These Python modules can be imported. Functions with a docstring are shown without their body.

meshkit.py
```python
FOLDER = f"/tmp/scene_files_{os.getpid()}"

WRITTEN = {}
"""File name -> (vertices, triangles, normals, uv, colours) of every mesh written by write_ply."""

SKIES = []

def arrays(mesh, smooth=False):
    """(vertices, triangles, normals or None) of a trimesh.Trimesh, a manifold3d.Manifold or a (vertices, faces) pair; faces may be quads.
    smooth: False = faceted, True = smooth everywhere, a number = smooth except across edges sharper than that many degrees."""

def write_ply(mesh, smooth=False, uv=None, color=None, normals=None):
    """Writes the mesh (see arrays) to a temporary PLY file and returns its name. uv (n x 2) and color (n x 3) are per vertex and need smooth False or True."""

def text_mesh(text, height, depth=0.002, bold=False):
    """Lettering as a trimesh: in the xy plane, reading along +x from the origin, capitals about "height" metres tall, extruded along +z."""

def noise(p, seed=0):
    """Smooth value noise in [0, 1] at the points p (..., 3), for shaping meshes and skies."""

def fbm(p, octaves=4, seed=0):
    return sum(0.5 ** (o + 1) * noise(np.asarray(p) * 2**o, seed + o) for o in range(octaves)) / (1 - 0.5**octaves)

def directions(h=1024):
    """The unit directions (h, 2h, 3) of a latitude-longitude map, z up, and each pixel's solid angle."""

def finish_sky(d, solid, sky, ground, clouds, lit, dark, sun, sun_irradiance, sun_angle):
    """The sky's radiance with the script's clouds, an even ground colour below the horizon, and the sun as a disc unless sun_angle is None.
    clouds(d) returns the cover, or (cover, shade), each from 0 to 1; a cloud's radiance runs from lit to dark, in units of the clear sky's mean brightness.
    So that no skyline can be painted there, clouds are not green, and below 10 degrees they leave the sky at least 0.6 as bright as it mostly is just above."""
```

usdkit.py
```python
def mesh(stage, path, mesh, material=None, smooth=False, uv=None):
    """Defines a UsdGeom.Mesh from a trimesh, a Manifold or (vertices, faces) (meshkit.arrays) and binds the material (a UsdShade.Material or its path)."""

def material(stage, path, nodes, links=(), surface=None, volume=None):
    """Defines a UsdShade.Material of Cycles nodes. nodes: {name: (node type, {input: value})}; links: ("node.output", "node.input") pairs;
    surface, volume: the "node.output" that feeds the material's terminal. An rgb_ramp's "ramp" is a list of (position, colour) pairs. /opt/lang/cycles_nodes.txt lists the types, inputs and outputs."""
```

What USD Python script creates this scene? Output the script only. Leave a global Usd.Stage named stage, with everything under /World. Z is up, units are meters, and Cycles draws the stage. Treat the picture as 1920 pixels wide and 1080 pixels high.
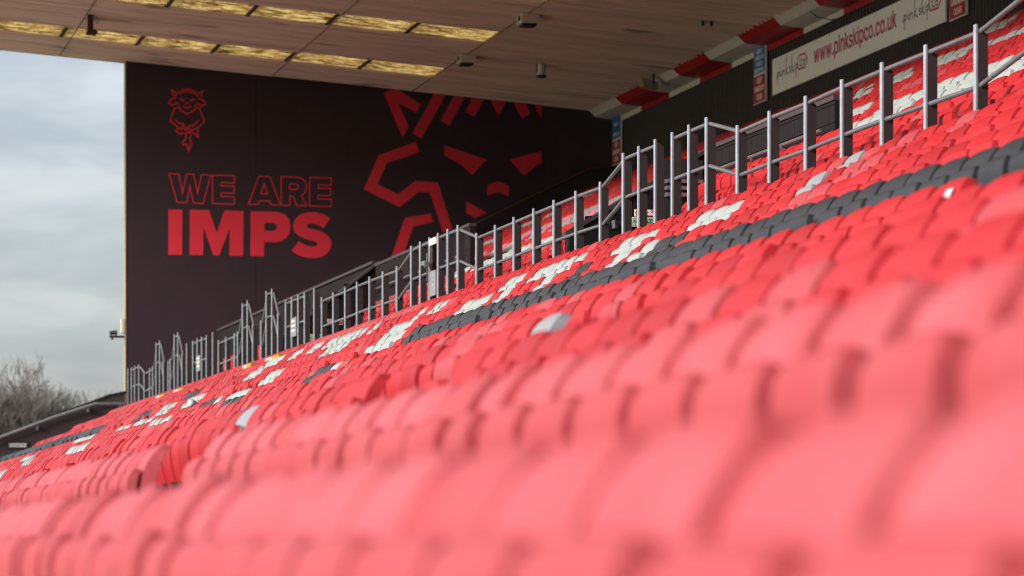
import math, random, numpy as np, trimesh, usdkit, meshkit
from pxr import Usd, UsdGeom, UsdLux, UsdShade, Gf, Sdf, Vt
from shapely.geometry import Polygon, LineString, box as sbox
from shapely import affinity, unary_union
from shapely.ops import triangulate

random.seed(7)
stage = Usd.Stage.CreateInMemory()
UsdGeom.Xform.Define(stage, '/World')
UsdGeom.Scope.Define(stage, '/World/Looks')
# ------------------------------------------------------------------ camera
# world: +y runs along the rows of seats to the end wall, +x up the stand, z = 0 at the lens
F, VX, VY = 6150.0, -480.0, 1008.0            # focal length in photo pixels, vanishing point of the rows
TH = math.atan((960 - VX) / F)
CT, ST = math.cos(TH), math.sin(TH)
cam = UsdGeom.Camera.Define(stage, '/World/camera')
cam.CreateHorizontalApertureAttr(36.0)
cam.CreateVerticalApertureAttr(20.25)
cam.CreateFocalLengthAttr(36.0 * F / 1920)
cam.CreateVerticalApertureOffsetAttr((VY - 540) / 1920 * 36.0)
cam.CreateClippingRangeAttr(Gf.Vec2f(0.1, 5000))
cam.CreateFStopAttr(3.1)
cam.CreateFocusDistanceAttr(36.0)
cam.CreateExposureAttr(2.56)
cam.AddTransformOp().Set(Gf.Matrix4d(CT, -ST, 0, 0, 0, 0, 1, 0, -ST, -CT, 0, 0, 0, 0, 0, 1))
# ------------------------------------------------------------------ sky and sun (bright overcast, light comes in over the pitch)
SUN_EL, SUN_AZ = math.radians(21), math.radians(-106)    # azimuth from +y towards +x
sd = (math.sin(SUN_AZ) * math.cos(SUN_EL), math.cos(SUN_AZ) * math.cos(SUN_EL), math.sin(SUN_EL))
sun = UsdLux.DistantLight.Define(stage, '/World/sun')
sun.CreateIntensityAttr(0.36)
sun.CreateAngleAttr(24.0)
sun.CreateColorAttr(Gf.Vec3f(1.0, 0.98, 0.955))
sun.GetPrim().CreateAttribute('inputs:normalize', Sdf.ValueTypeNames.Bool).Set(True)
zax = Gf.Vec3d(*sd); xax = Gf.Cross(Gf.Vec3d(0, 0, 1), zax).GetNormalized(); yax = Gf.Cross(zax, xax)
sun.AddTransformOp().Set(Gf.Matrix4d(*xax, 0, *yax, 0, *zax, 0, 0, 0, 0, 1))
sky = UsdLux.DomeLight.Define(stage, '/World/sky')
skym = usdkit.material(stage, '/World/Looks/sky_look', {
    'sky': ('sky_texture', {'sky_type': 'single_scattering', 'sun_disc': False, 'sun_elevation': SUN_EL, 'sun_rotation': SUN_AZ, 'aerosol_density': 2.0}),
    'tc': ('texture_coordinate', {}),
    'mp': ('mapping', {'scale': (1.0, 1.0, 3.2)}),
    'n1': ('noise_texture', {'scale': 17.0, 'detail': 4, 'roughness': 0.5, 'distortion': 0.3}),
    'cr': ('rgb_ramp', {'ramp': [(0.0, (0.385, 0.415, 0.475)), (0.40, (0.43, 0.457, 0.517)), (0.52, (0.515, 0.54, 0.59)), (0.64, (0.655, 0.67, 0.705)), (1.0, (0.8, 0.8, 0.8))]}),
    'sx': ('separate_xyz', {}),
    'up': ('map_range', {'from_min': 0.0, 'from_max': 1.0, 'to_min': 1.0, 'to_max': 5.2, 'clamp': True}),
    'sc': ('vector_math', {'math_type': 'scale'}),
    'mx': ('mix_color', {'blend_type': 'mix', 'fac': 0.9, 'use_clamp': True}),
    'bg': ('background_shader', {'strength': 0.1})},
    [('tc.generated', 'mp.vector'), ('mp.vector', 'n1.vector'), ('n1.fac', 'cr.fac'), ('tc.generated', 'sx.vector'), ('sx.z', 'up.value'),
     ('cr.color', 'sc.vector1'), ('up.result', 'sc.scale'), ('sky.color', 'mx.a'), ('sc.vector', 'mx.b'), ('mx.result', 'bg.color')], surface='bg.background')
UsdShade.MaterialBindingAPI.Apply(sky.GetPrim()).Bind(skym)
for p_ in (sky,):
    p_.GetPrim().SetCustomDataByKey('kind', 'structure')

# ------------------------------------------------------------------ helpers
def on_y(px, py, Y):
    k = (px - VX) * CT / F; X = k * CT * Y / (1 - ST * k); d = CT * Y + ST * X
    return X, (VY - py) * d / F
def on_x(px, py, X):
    d = F * X / (CT * (px - VX)); return (d - ST * X) / CT, (VY - py) * d / F
R0, R1 = 13.845, -0.073
def roof_z(X): return R0 + R1 * X
def on_roof(px, py, drop=0.0):
    a, b = (px - VX) * CT / F, (VY - py) / F
    d = (R0 - drop) / (b - R1 * a); X = a * d
    return X, (d - ST * X) / CT, b * d

used = {}
def numbered(parent, name):
    k = (parent, name); n = used.get(k, 0); used[k] = n + 1
    return f'{parent}/{name}' + (f'_{n:03d}' if n else '')
def tag(prim, label=None, cat=None, group=None, kind=None):
    for k, v in (('label', label), ('category', cat), ('group', group), ('kind', kind)):
        if v: prim.SetCustomDataByKey(k, v)
    return prim
def thing(name, label, cat, loc=(0, 0, 0), rotz=0, group=None):
    x = UsdGeom.Xform.Define(stage, numbered('/World', name)); x.AddTranslateOp().Set(Gf.Vec3d(*map(float, loc))); x.AddRotateZOp().Set(float(rotz))
    return tag(x.GetPrim(), label, cat, group)
def path_of(parent): return '/World' if parent is None else str(parent.GetPath())
def obj(name, mesh, mat, parent=None, smooth=False):
    return usdkit.mesh(stage, numbered(path_of(parent), name), mesh, mat, smooth=smooth).GetPrim()
def cat_(ms): return trimesh.util.concatenate(list(ms))
def bx(x0, x1, y0, y1, z0, z1):
    m = trimesh.creation.box([x1 - x0, y1 - y0, z1 - z0]); m.apply_translation([(x0 + x1) / 2, (y0 + y1) / 2, (z0 + z1) / 2]); return m
def tube(pts, r, sides=8):
    p = np.asarray(pts, float); out = []
    for a, b in zip(p[:-1], p[1:]):
        m = trimesh.creation.cylinder(radius=r, segment=[a, b], sections=sides); out.append(m)
    for q in p[1:-1]:
        s = trimesh.creation.icosphere(1, r); s.apply_translation(q); out.append(s)
    return cat_(out)
def cyl(c, axis, r, h, n=16):
    c = np.asarray(c, float); a = np.asarray(axis, float); a /= np.linalg.norm(a)
    return trimesh.creation.cylinder(radius=r, segment=[c - a * h / 2, c + a * h / 2], sections=n)
def prism(pts2, frame, depth):
    """a polygon (shapely or points) extruded by depth; frame = (origin, u axis, v axis, n axis)."""
    polys = pts2 if hasattr(pts2, 'geom_type') else Polygon(pts2).buffer(0)
    out = []
    o, u, v, n = (np.asarray(q, float) for q in frame)
    for g in getattr(polys, 'geoms', [polys]):
        if g.area < 1e-7: continue
        m = trimesh.creation.extrude_polygon(g, depth, engine='earcut')
        w = o + m.vertices[:, :1] * u + m.vertices[:, 1:2] * v + m.vertices[:, 2:] * n
        f = m.faces
        if np.dot(np.cross(u, v), n) < 0: f = f[:, ::-1]
        out.append(trimesh.Trimesh(w, f, process=False))
    return cat_(out)
def chaikin(p, n=2):
    p = np.asarray(p, float)
    for _ in range(n):
        q = np.roll(p, -1, 0); p = np.stack([.75 * p + .25 * q, .25 * p + .75 * q], 1).reshape(-1, 2)
    return p
def text_poly(text, height, bold=False):
    m = meshkit.text_mesh(text, height, 0.01, bold)
    top = m.facets_normal[:, 2] if len(m.facets) else None
    f = m.faces[m.face_normals[:, 2] > 0.9]
    return trimesh.Trimesh(m.vertices, f, process=False)
def text_on(text, height, frame, depth=0.004, bold=False, width=None, align=0.5):
    """lettering laid on a surface, scaled to width if given; origin of the frame = centre of the base line (align .5)."""
    m = meshkit.text_mesh(text, height, 1.0, bold)
    lo, hi = m.bounds
    sx = width / (hi[0] - lo[0]) if width else 1.0
    v = m.vertices.copy(); v[:, 0] = (v[:, 0] - lo[0]) * sx - align * (hi[0] - lo[0]) * sx; v[:, 2] *= depth
    o, u, w, n = (np.asarray(q, float) for q in frame)
    out = o + v[:, :1] * u + v[:, 1:2] * w + v[:, 2:] * n
    f = m.faces[:, ::-1] if np.dot(np.cross(u, w), n) < 0 else m.faces
    return trimesh.Trimesh(out, f, process=False)

# ------------------------------------------------------------------ materials
def mat(name, color, rough=0.5, metal=0.0, var=0.12, scale=6.0, bump=0.0, bscale=60.0, spec=0.5, dark=None, stretch=(1, 1, 1), extra=None, lo=0.35, hi=0.7):
    c = np.array(color, float); d = np.array(dark, float) if dark is not None else c * (1 - var)
    nodes = {'tc': ('geometry', {}), 'mp': ('mapping', {'scale': stretch}), 'n': ('noise_texture', {'scale': scale, 'detail': 4, 'roughness': 0.6}),
             'r': ('rgb_ramp', {'ramp': [(0.0, d), (lo, d), (hi, c), (1.0, np.minimum(c * (1 + var * .6), 1))]}),
             'p': ('principled_bsdf', {'roughness': rough, 'metallic': metal, 'specular_ior_level': spec})}
    links = [('tc.position', 'mp.vector'), ('mp.vector', 'n.vector'), ('n.fac', 'r.fac'), ('r.color', 'p.base_color')]
    if bump:
        nodes['bn'] = ('noise_texture', {'scale': bscale, 'detail': 3}); nodes['b'] = ('bump', {'strength': bump, 'distance': 0.02})
        links += [('mp.vector', 'bn.vector'), ('bn.fac', 'b.height'), ('b.normal', 'p.normal')]
    return usdkit.material(stage, f'/World/Looks/{name}', nodes, links, surface='p.BSDF')

def seat_mat(name, color, fade, rough=0.46, amount=0.5):
    """moulded plastic that has gone chalky in patches, each seat a little different"""
    c, f = np.array(color, float), np.array(fade, float)
    return usdkit.material(stage, f'/World/Looks/{name}', {
        'g': ('geometry', {}), 'oi': ('object_info', {}),
        'n': ('noise_texture', {'scale': 3.1, 'detail': 3, 'roughness': 0.55}),
        'n2': ('noise_texture', {'scale': 42.0, 'detail': 4, 'roughness': 0.65}),
        'a': ('math', {'math_type': 'multiply_add', 'value2': 0.55, 'value3': 0.0}),
        'b': ('math', {'math_type': 'multiply_add', 'value2': 0.35}),
        'm': ('map_range', {'from_min': 0.35, 'from_max': 0.95, 'to_min': 0.0, 'to_max': amount, 'clamp': True}),
        'mx': ('mix_color', {'a': c, 'b': f}),
        'rr': ('map_range', {'from_min': 0.3, 'from_max': 0.7, 'to_min': rough - .07, 'to_max': rough + .12, 'clamp': True}),
        'bp': ('bump', {'strength': 0.06, 'distance': 0.004}),
        't': ('translucent_bsdf', {}), 'mc': ('mix_closure', {'fac': 0.28 if color[0] > 3 * color[1] else 0.0}),
        'p': ('principled_bsdf', {'specular_ior_level': 0.45})},
        [('mx.result', 't.color'), ('p.BSDF', 'mc.closure1'), ('t.BSDF', 'mc.closure2'), ('g.position', 'n.vector'), ('g.position', 'n2.vector'), ('n.fac', 'a.value1'), ('n2.fac', 'b.value1'), ('a.value', 'b.value3'), ('oi.random', 'a.value3') if False else ('n2.fac', 'rr.value'),
         ('b.value', 'm.value'), ('m.result', 'mx.fac'), ('mx.result', 'p.base_color'), ('rr.result', 'p.roughness'), ('n2.fac', 'bp.height'), ('bp.normal', 'p.normal')], surface='mc.closure')

M = {}
M['red_a'] = seat_mat('seat_red', (0.42, 0.012, 0.017), (0.48, 0.056, 0.062))
M['red_b'] = seat_mat('seat_red_deep', (0.36, 0.010, 0.015), (0.42, 0.045, 0.05))
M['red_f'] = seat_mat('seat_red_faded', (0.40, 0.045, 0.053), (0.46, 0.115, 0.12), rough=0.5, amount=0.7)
M['red_w'] = seat_mat('seat_red_lit', (0.47, 0.058, 0.068), (0.54, 0.165, 0.178), rough=0.40, amount=0.8)  # paler red: stronger light and glare on the nearest rows put into the colour
M['black'] = seat_mat('seat_black', (0.013, 0.0135, 0.016), (0.05, 0.052, 0.058))
M['white'] = seat_mat('seat_white', (0.25, 0.268, 0.255), (0.18, 0.19, 0.178))
M['taupe'] = seat_mat('seat_cover_taupe', (0.17, 0.13, 0.13), (0.24, 0.19, 0.19), rough=0.7)
M['pink'] = seat_mat('seat_cover_pink', (0.62, 0.11, 0.17), (0.66, 0.17, 0.22), rough=0.7)
M['grey'] = seat_mat('seat_pale_grey', (0.19, 0.185, 0.20), (0.25, 0.24, 0.26))
M['iron'] = mat('black_iron', (0.02, 0.02, 0.022), 0.5, 0.3)
M['steel'] = mat('galvanised_steel', (0.43, 0.46, 0.51), 0.42, 0.5, var=0.25, scale=9, bump=.05)
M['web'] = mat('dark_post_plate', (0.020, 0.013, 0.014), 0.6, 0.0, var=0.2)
M['rail'] = mat('rail_steel', (0.27, 0.265, 0.28), 0.33, 0.7, var=0.25, scale=9)
M['concrete'] = mat('terrace_concrete', (0.24, 0.23, 0.22), 0.9, var=0.3, scale=2.5, bump=.3)
M['concrete_pale'] = mat('bounce_concrete', (0.42, 0.40, 0.37), 0.9, var=0.2, scale=1.5)
M['block'] = mat('painted_block', (0.0125, 0.009, 0.010), 0.85, spec=0.12, var=0.25, scale=4, bump=.25, bscale=90)
M['endwall'] = mat('end_wall_vinyl', (0.027, 0.0125, 0.021), 0.55, var=0.2, scale=1.2, bump=.04, bscale=12)
M['wall'] = mat('end_wall_paint', (0.032, 0.021, 0.024), 0.7, var=0.2, scale=1.5)
M['clad'] = mat('black_cladding', (0.022, 0.017, 0.017), 0.55, var=0.25, scale=1.5, stretch=(1, 1, .25))
M['print'] = mat('red_print', (0.64, 0.022, 0.045), 0.55, var=0.06, scale=2)
M['roof'] = usdkit.material(stage, '/World/Looks/roof_sheet', {
    'g': ('geometry', {}), 'mp': ('mapping', {'scale': (.35, 1.8, 1)}), 'n': ('noise_texture', {'scale': 1.1, 'detail': 5, 'roughness': 0.62}),
    'mp2': ('mapping', {'scale': (.9, 2.2, 1)}), 'n2': ('noise_texture', {'scale': .55, 'detail': 2, 'roughness': 0.5}),
    'mp3': ('mapping', {'scale': (.06, 7.0, 1)}), 'n3': ('noise_texture', {'scale': 1.6, 'detail': 2, 'roughness': 0.6}),
    'r': ('rgb_ramp', {'ramp': [(0.0, (0.56, 0.40, 0.325)), (.35, (0.62, 0.45, 0.37)), (.62, (0.80, 0.60, 0.50)), (1.0, (0.84, 0.65, 0.55))]}),
    'st': ('rgb_ramp', {'ramp': [(0.0, (1, 1, 1)), (.66, (1, 1, 1)), (.74, (.42, .40, .40)), (1.0, (.3, .28, .28))]}),
    'ln': ('rgb_ramp', {'ramp': [(0.0, (.62, .58, .55)), (.36, (.7, .66, .63)), (.42, (1, 1, 1)), (1.0, (1, 1, 1))]}),
    'm1': ('mix_color', {'blend_type': 'multiply', 'fac': 1.0}), 'm2': ('mix_color', {'blend_type': 'multiply', 'fac': 0.8}),
    'p': ('principled_bsdf', {'roughness': 0.62})},
    [('g.position', 'mp.vector'), ('mp.vector', 'n.vector'), ('g.position', 'mp2.vector'), ('mp2.vector', 'n2.vector'), ('g.position', 'mp3.vector'), ('mp3.vector', 'n3.vector'),
     ('n.fac', 'r.fac'), ('n2.fac', 'st.fac'), ('n3.fac', 'ln.fac'), ('r.color', 'm1.a'), ('st.color', 'm1.b'), ('m1.result', 'm2.a'), ('ln.color', 'm2.b'), ('m2.result', 'p.base_color')], surface='p.BSDF')
M['lap'] = mat('roof_lap', (0.26, 0.17, 0.13), 0.7, var=0.3, scale=1.5)
M['white_paint'] = mat('white_paint', (0.66, 0.62, 0.54), 0.6, var=0.12, scale=5)
M['red_paint'] = mat('red_paint', (0.40, 0.013, 0.018), 0.45, var=0.15, scale=5)
M['sign_white'] = mat('sign_white', (0.86, 0.86, 0.86), 0.5, var=0.05)
M['notice'] = mat('notice_grey', (0.17, 0.17, 0.18), 0.5, var=0.1)
M['sign_blue'] = mat('sign_blue', (0.022, 0.13, 0.36), 0.5, var=0.05)
M['sign_red'] = mat('sign_red', (0.36, 0.016, 0.028), 0.5, var=0.05)
M['sign_green'] = mat('sign_green', (0.03, 0.16, 0.05), 0.5, var=0.05)
M['sign_cream'] = mat('sign_cream', (0.55, 0.52, 0.40), 0.5, var=0.05)
M['magenta'] = mat('magenta_print', (0.46, 0.012, 0.11), 0.5, var=0.04)
M['ink'] = mat('black_ink', (0.012, 0.012, 0.014), 0.5, var=0.04)
M['cream'] = mat('cream_trim', (0.30, 0.22, 0.10), 0.5, var=0.15)
M['fitting'] = mat('fitting_cream', (0.58, 0.50, 0.41), 0.5, var=0.15, scale=14)
M['rust'] = mat('rusty_iron', (0.085, 0.035, 0.022), 0.8, var=0.5, scale=20)
M['yellow'] = mat('yellow_paint', (0.36, 0.19, 0.012), 0.6, var=0.25, scale=12)
M['stone'] = mat('step_concrete', (0.36, 0.33, 0.27), 0.9, var=0.25, scale=12)
M['grass'] = mat('pitch_grass', (0.09, 0.13, 0.05), 0.9, var=0.3, scale=2)
M['bark'] = mat('winter_bark', (0.055, 0.043, 0.034), 0.9, var=0.3, scale=5)
M['twig'] = mat('winter_twigs', (0.095, 0.080, 0.067), 0.9, var=0.25, scale=2)
M['ivy'] = mat('hedge_leaf', (0.05, 0.06, 0.035), 0.8, var=0.35, scale=2)
M['paper'] = mat('paper', (0.36, 0.36, 0.37), 0.7, var=0.1, scale=30)
M['bluep'] = mat('blue_print', (0.12, 0.25, 0.55), 0.6)
M['rooflight'] = usdkit.material(stage, '/World/Looks/rooflight_grp', {
    'g': ('geometry', {}), 'mp': ('mapping', {'scale': (1.1, 4.2, 1.0)}), 'n': ('noise_texture', {'scale': 1.6, 'detail': 6, 'roughness': 0.85}),
    'mp2': ('mapping', {'scale': (1.6, 3.0, 1.0)}), 'n2': ('noise_texture', {'scale': 1.5, 'detail': 4, 'roughness': 0.6}),
    'ad': ('math', {'math_type': 'multiply_add', 'value2': 0.7}), 'ad2': ('math', {'math_type': 'multiply_add', 'value2': 0.3, 'value3': 0.0}),
    'r': ('rgb_ramp', {'ramp': [(0.0, (0.03, 0.014, 0.006)), (0.42, (0.06, 0.028, 0.010)), (0.47, (0.28, 0.14, 0.035)), (0.53, (0.62, 0.42, 0.13)), (0.59, (0.86, 0.70, 0.30)), (1.0, (0.88, 0.80, 0.50))]}),
    't': ('translucent_bsdf', {}), 'd': ('principled_bsdf', {'roughness': 0.5}), 'mx': ('mix_closure', {'fac': 0.72})},
    [('g.position', 'mp.vector'), ('mp.vector', 'n.vector'), ('g.position', 'mp2.vector'), ('mp2.vector', 'n2.vector'), ('n2.fac', 'ad2.value1'), ('n.fac', 'ad.value1'), ('ad2.value', 'ad.value3'),
     ('ad.value', 'r.fac'), ('r.color', 't.color'), ('r.color', 'd.base_color'), ('d.BSDF', 'mx.closure1'), ('t.BSDF', 'mx.closure2')], surface='mx.closure')

# ------------------------------------------------------------------ the terrace
DX = 0.966
ZT = {1: .119, 2: .432, 3: .759, 4: 1.086, 5: 1.412, 6: 1.748, 7: 2.171, 8: 2.58, 9: 3.01, 10: 3.43}
def seat_z(k):                                   # height of the top of a backrest in row k
    if k <= 0: return .119 - (1 - k) * .31
    return ZT.get(k, .477 * DX * k - 1.18)
SEAT_H = 0.80
def tread(k): return seat_z(k) - SEAT_H
WALLY = 90.0
GROUND = -3.2
HOLES = [(36.5, 42.0), (57.0, 89.0)]              # gangways let into the upper seating
XF, XB = 10.2, 12.6                              # railing line; wall at the back of the gangways
ground = bx(-400, 500, -400, 900, GROUND - .5, GROUND)
tag(obj('ground', ground, M['grass']), kind='structure')
def steps(k0, k1, y0, y1):
    out = []
    for k in range(k0, k1 + 1):
        x0, x1 = DX * k + .13 - DX, DX * k + .13
        out.append(bx(x0 + (0.0 if k > k0 else 0), x1, y0, y1, GROUND - .2 + .001 * k, tread(k)))
    return out
terr = steps(-3, 10, -12, WALLY - .01)
terr += steps(13, 23, -12, WALLY - .01)
ys = [-12] + [y for h in HOLES for y in h] + [WALLY - .01]
for a, b in zip(ys[::2], ys[1::2]): terr += steps(11, 12, a, b)
for a, b in HOLES: terr.append(bx(DX * 10 + .13, DX * 12 + .13, a + .01, b - .01, GROUND - .2, 2.55))
terr.append(bx(DX * 23 + .13, 24.35, -12, WALLY - .01, GROUND - .2, tread(23) + .12))
tag(obj('terrace', cat_(terr), M['concrete']), kind='structure')

tag(obj('apron', bx(-13, -3.9, -60, 200, GROUND - .1, GROUND + .02), M['concrete_pale']), kind='structure')  # unseen pale slab, added and widened to bounce light up to the roof
# ------------------------------------------------------------------ end wall with its print
YN = (0, -1, 0)                                   # the wall looks towards -y
def wall_frame(off=0.0): return ((0, WALLY - off, 0), (1, 0, 0), (0, 0, 1), (0, -1, 0))
def wpt(zx, zy, ox, oy, sc, Y=WALLY): return on_y(ox + zx / sc, oy + zy / sc, Y)
def wpoly(pts, ox, oy, sc): return Polygon([wpt(a, b, ox, oy, sc) for a, b in pts]).buffer(0)
ew = thing('end_wall', 'tall black end wall under the roof with red lettering and a red emblem', 'wall')
XL = on_y(236.5, 400, WALLY)[0]
XS = on_y(1016.5, 200, WALLY)[0]
def wz(X): return roof_z(X) - .02
w0 = Polygon([(XL, GROUND), (24.5, GROUND), (24.5, wz(24.5)), (XL, wz(XL))])
obj('wall', prism(w0, ((0, WALLY + .02, 0), (1, 0, 0), (0, 0, 1), (0, 1, 0)), .3), M['wall'], ew)
seam = on_y(480, 300, WALLY)[0]
for a, b in ((XL, seam - .004), (seam + .004, XS)):
    obj('cladding_panel', prism(Polygon([(a, 2.0), (b, 2.0), (b, wz(b) - .005), (a, wz(a) - .005)]), ((0, WALLY + .02, 0), (1, 0, 0), (0, 0, 1), (0, -1, 0)), .02), M['endwall'], ew)
obj('edge_trim', bx(XL - .026, XL - .002, WALLY - .01, WALLY + .32, 3.6, wz(XL)), M['cream'], ew)
PF = ((0, WALLY - .001, 0), (1, 0, 0), (0, 0, 1), (0, -1, 0))
# red face print
fo = (660, 150, 4)
face = [[(238, 98), (320, 60), (515, 180), (482, 245), (350, 172), (425, 350), (378, 428)],
        [(628, 80), (717, 88), (518, 440), (453, 400)], [(778, 94), (862, 102), (728, 343), (664, 305)], [(915, 110), (1005, 118), (917, 277), (852, 238)],
        [(1055, 124), (1140, 129), (1153, 165), (1100, 265), (1043, 165)], [(1197, 138), (1290, 148), (1337, 255), (1273, 288)], [(1350, 154), (1422, 160), (1422, 292)],
        [(200, 565), (480, 463), (505, 540), (260, 625), (192, 780), (345, 857), (475, 757), (645, 768), (755, 1120), (684, 1145), (583, 843), (500, 840), (357, 953), (88, 820)],
        [(290, 1344), (395, 1035), (590, 1000), (610, 1064), (460, 1100), (390, 1300)],
        [(693, 490), (1008, 597), (902, 712), (810, 628), (693, 565)], [(1183, 597), (1422, 533), (1422, 625), (1388, 635), (1290, 720)],
        [(1015, 785), (1100, 760), (1178, 795), (1175, 872), (1095, 840), (1013, 865)], [(857, 910), (1010, 995), (925, 1035), (857, 998)]]
clip = Polygon([(XL, 0), (XS, 0), (XS, wz(XS) - .02), (XL, wz(XL) - .02)])
for pts in face:
    obj('emblem_print', prism(wpoly(pts, *fo).intersection(clip), PF, .004), M['print'], ew)
# outlined lettering
o1, o2 = (300, 310, 6), (460, 310, 6)
def outline(pts, o, holes=(), w=.028, curve=False):
    P = wpoly(pts, *o)
    lines = [P.exterior.buffer(w / 2, join_style=2)] + [wpoly(h, *o).exterior.buffer(w / 2, join_style=2) for h in holes]
    return unary_union(lines)
obj('outline_letter', prism(outline([(103, 95), (212, 98), (253, 308), (302, 98), (378, 100), (425, 315), (468, 105), (573, 110), (485, 430), (378, 425), (338, 235), (300, 420), (193, 415)], o1), PF, .004), M['print'], ew)
obj('outline_letter', prism(outline([(592, 112), (838, 115), (837, 200), (690, 192), (690, 232), (835, 234), (833, 316), (690, 310), (690, 350), (838, 353), (836, 437), (592, 430)], o1), PF, .004), M['print'], ew)
obj('outline_letter', prism(outline([(153, 123), (278, 127), (395, 445), (287, 443), (275, 402), (153, 400), (142, 440), (35, 438)], o2, [[(213, 205), (252, 322), (175, 320)]]), PF, .004), M['print'], ew)
obj('outline_letter', prism(outline([(405, 127), (580, 132), (635, 145), (672, 180), (690, 230), (684, 280), (664, 315), (632, 340), (690, 455), (578, 452), (540, 348), (502, 345), (502, 450), (405, 447)], o2, [[(500, 208), (570, 210), (592, 222), (598, 240), (590, 260), (570, 272), (500, 270)]]), PF, .004), M['print'], ew)
obj('outline_letter', prism(outline([(725, 137), (967, 142), (965, 225), (820, 220), (820, 258), (963, 261), (960, 342), (820, 338), (820, 378), (967, 381), (965, 463), (723, 457)], o2), PF, .004), M['print'], ew)
obj('solid_letter', prism(wpoly([(95, 495), (253, 498), (250, 1008), (94, 1005)], *o1), PF, .004), M['print'], ew)
obj('solid_letter', prism(wpoly([(335, 498), (553, 504), (639, 757), (725, 508), (942, 515), (936, 1020), (782, 1018), (784, 705), (668, 1015), (602, 1013), (490, 700), (487, 1011), (332, 1008)], *o1), PF, .004), M['print'], ew)
pout = [(60, 515), (340, 522), (410, 535), (465, 565), (498, 615), (510, 690), (498, 765), (460, 820), (405, 853), (340, 865), (213, 862), (210, 1023), (57, 1020)]
pin = [(215, 647), (300, 648), (330, 655), (350, 672), (356, 692), (350, 713), (330, 731), (300, 738), (215, 735)]
obj('solid_letter', prism(wpoly(pout, *o2).difference(wpoly(pin, *o2)), PF, .004), M['print'], ew)
sp = [(955, 600), (880, 705), (800, 662), (740, 650), (693, 668), (698, 700), (760, 718), (840, 735), (925, 780), (968, 850), (965, 920), (930, 985), (860, 1032), (760, 1047), (650, 1030), (580, 1002), (518, 962), (602, 852), (660, 893), (740, 914), (800, 908), (817, 885), (798, 862), (700, 838), (600, 795), (548, 745), (536, 680), (556, 610), (620, 550), (720, 524), (800, 527), (885, 550)]
keep = {0, 1, 16, 17}
spp = []
for i, q in enumerate(sp):
    a, b = np.array(sp[i - 1], float), np.array(sp[(i + 1) % len(sp)], float); q = np.array(q, float)
    spp += [q] if i in keep else [q * .75 + a * .25, q * .82 + a * .09 + b * .09, q * .75 + b * .25]
obj('solid_letter', prism(wpoly([tuple(q) for q in spp], *o2), PF, .004), M['print'], ew)
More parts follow.
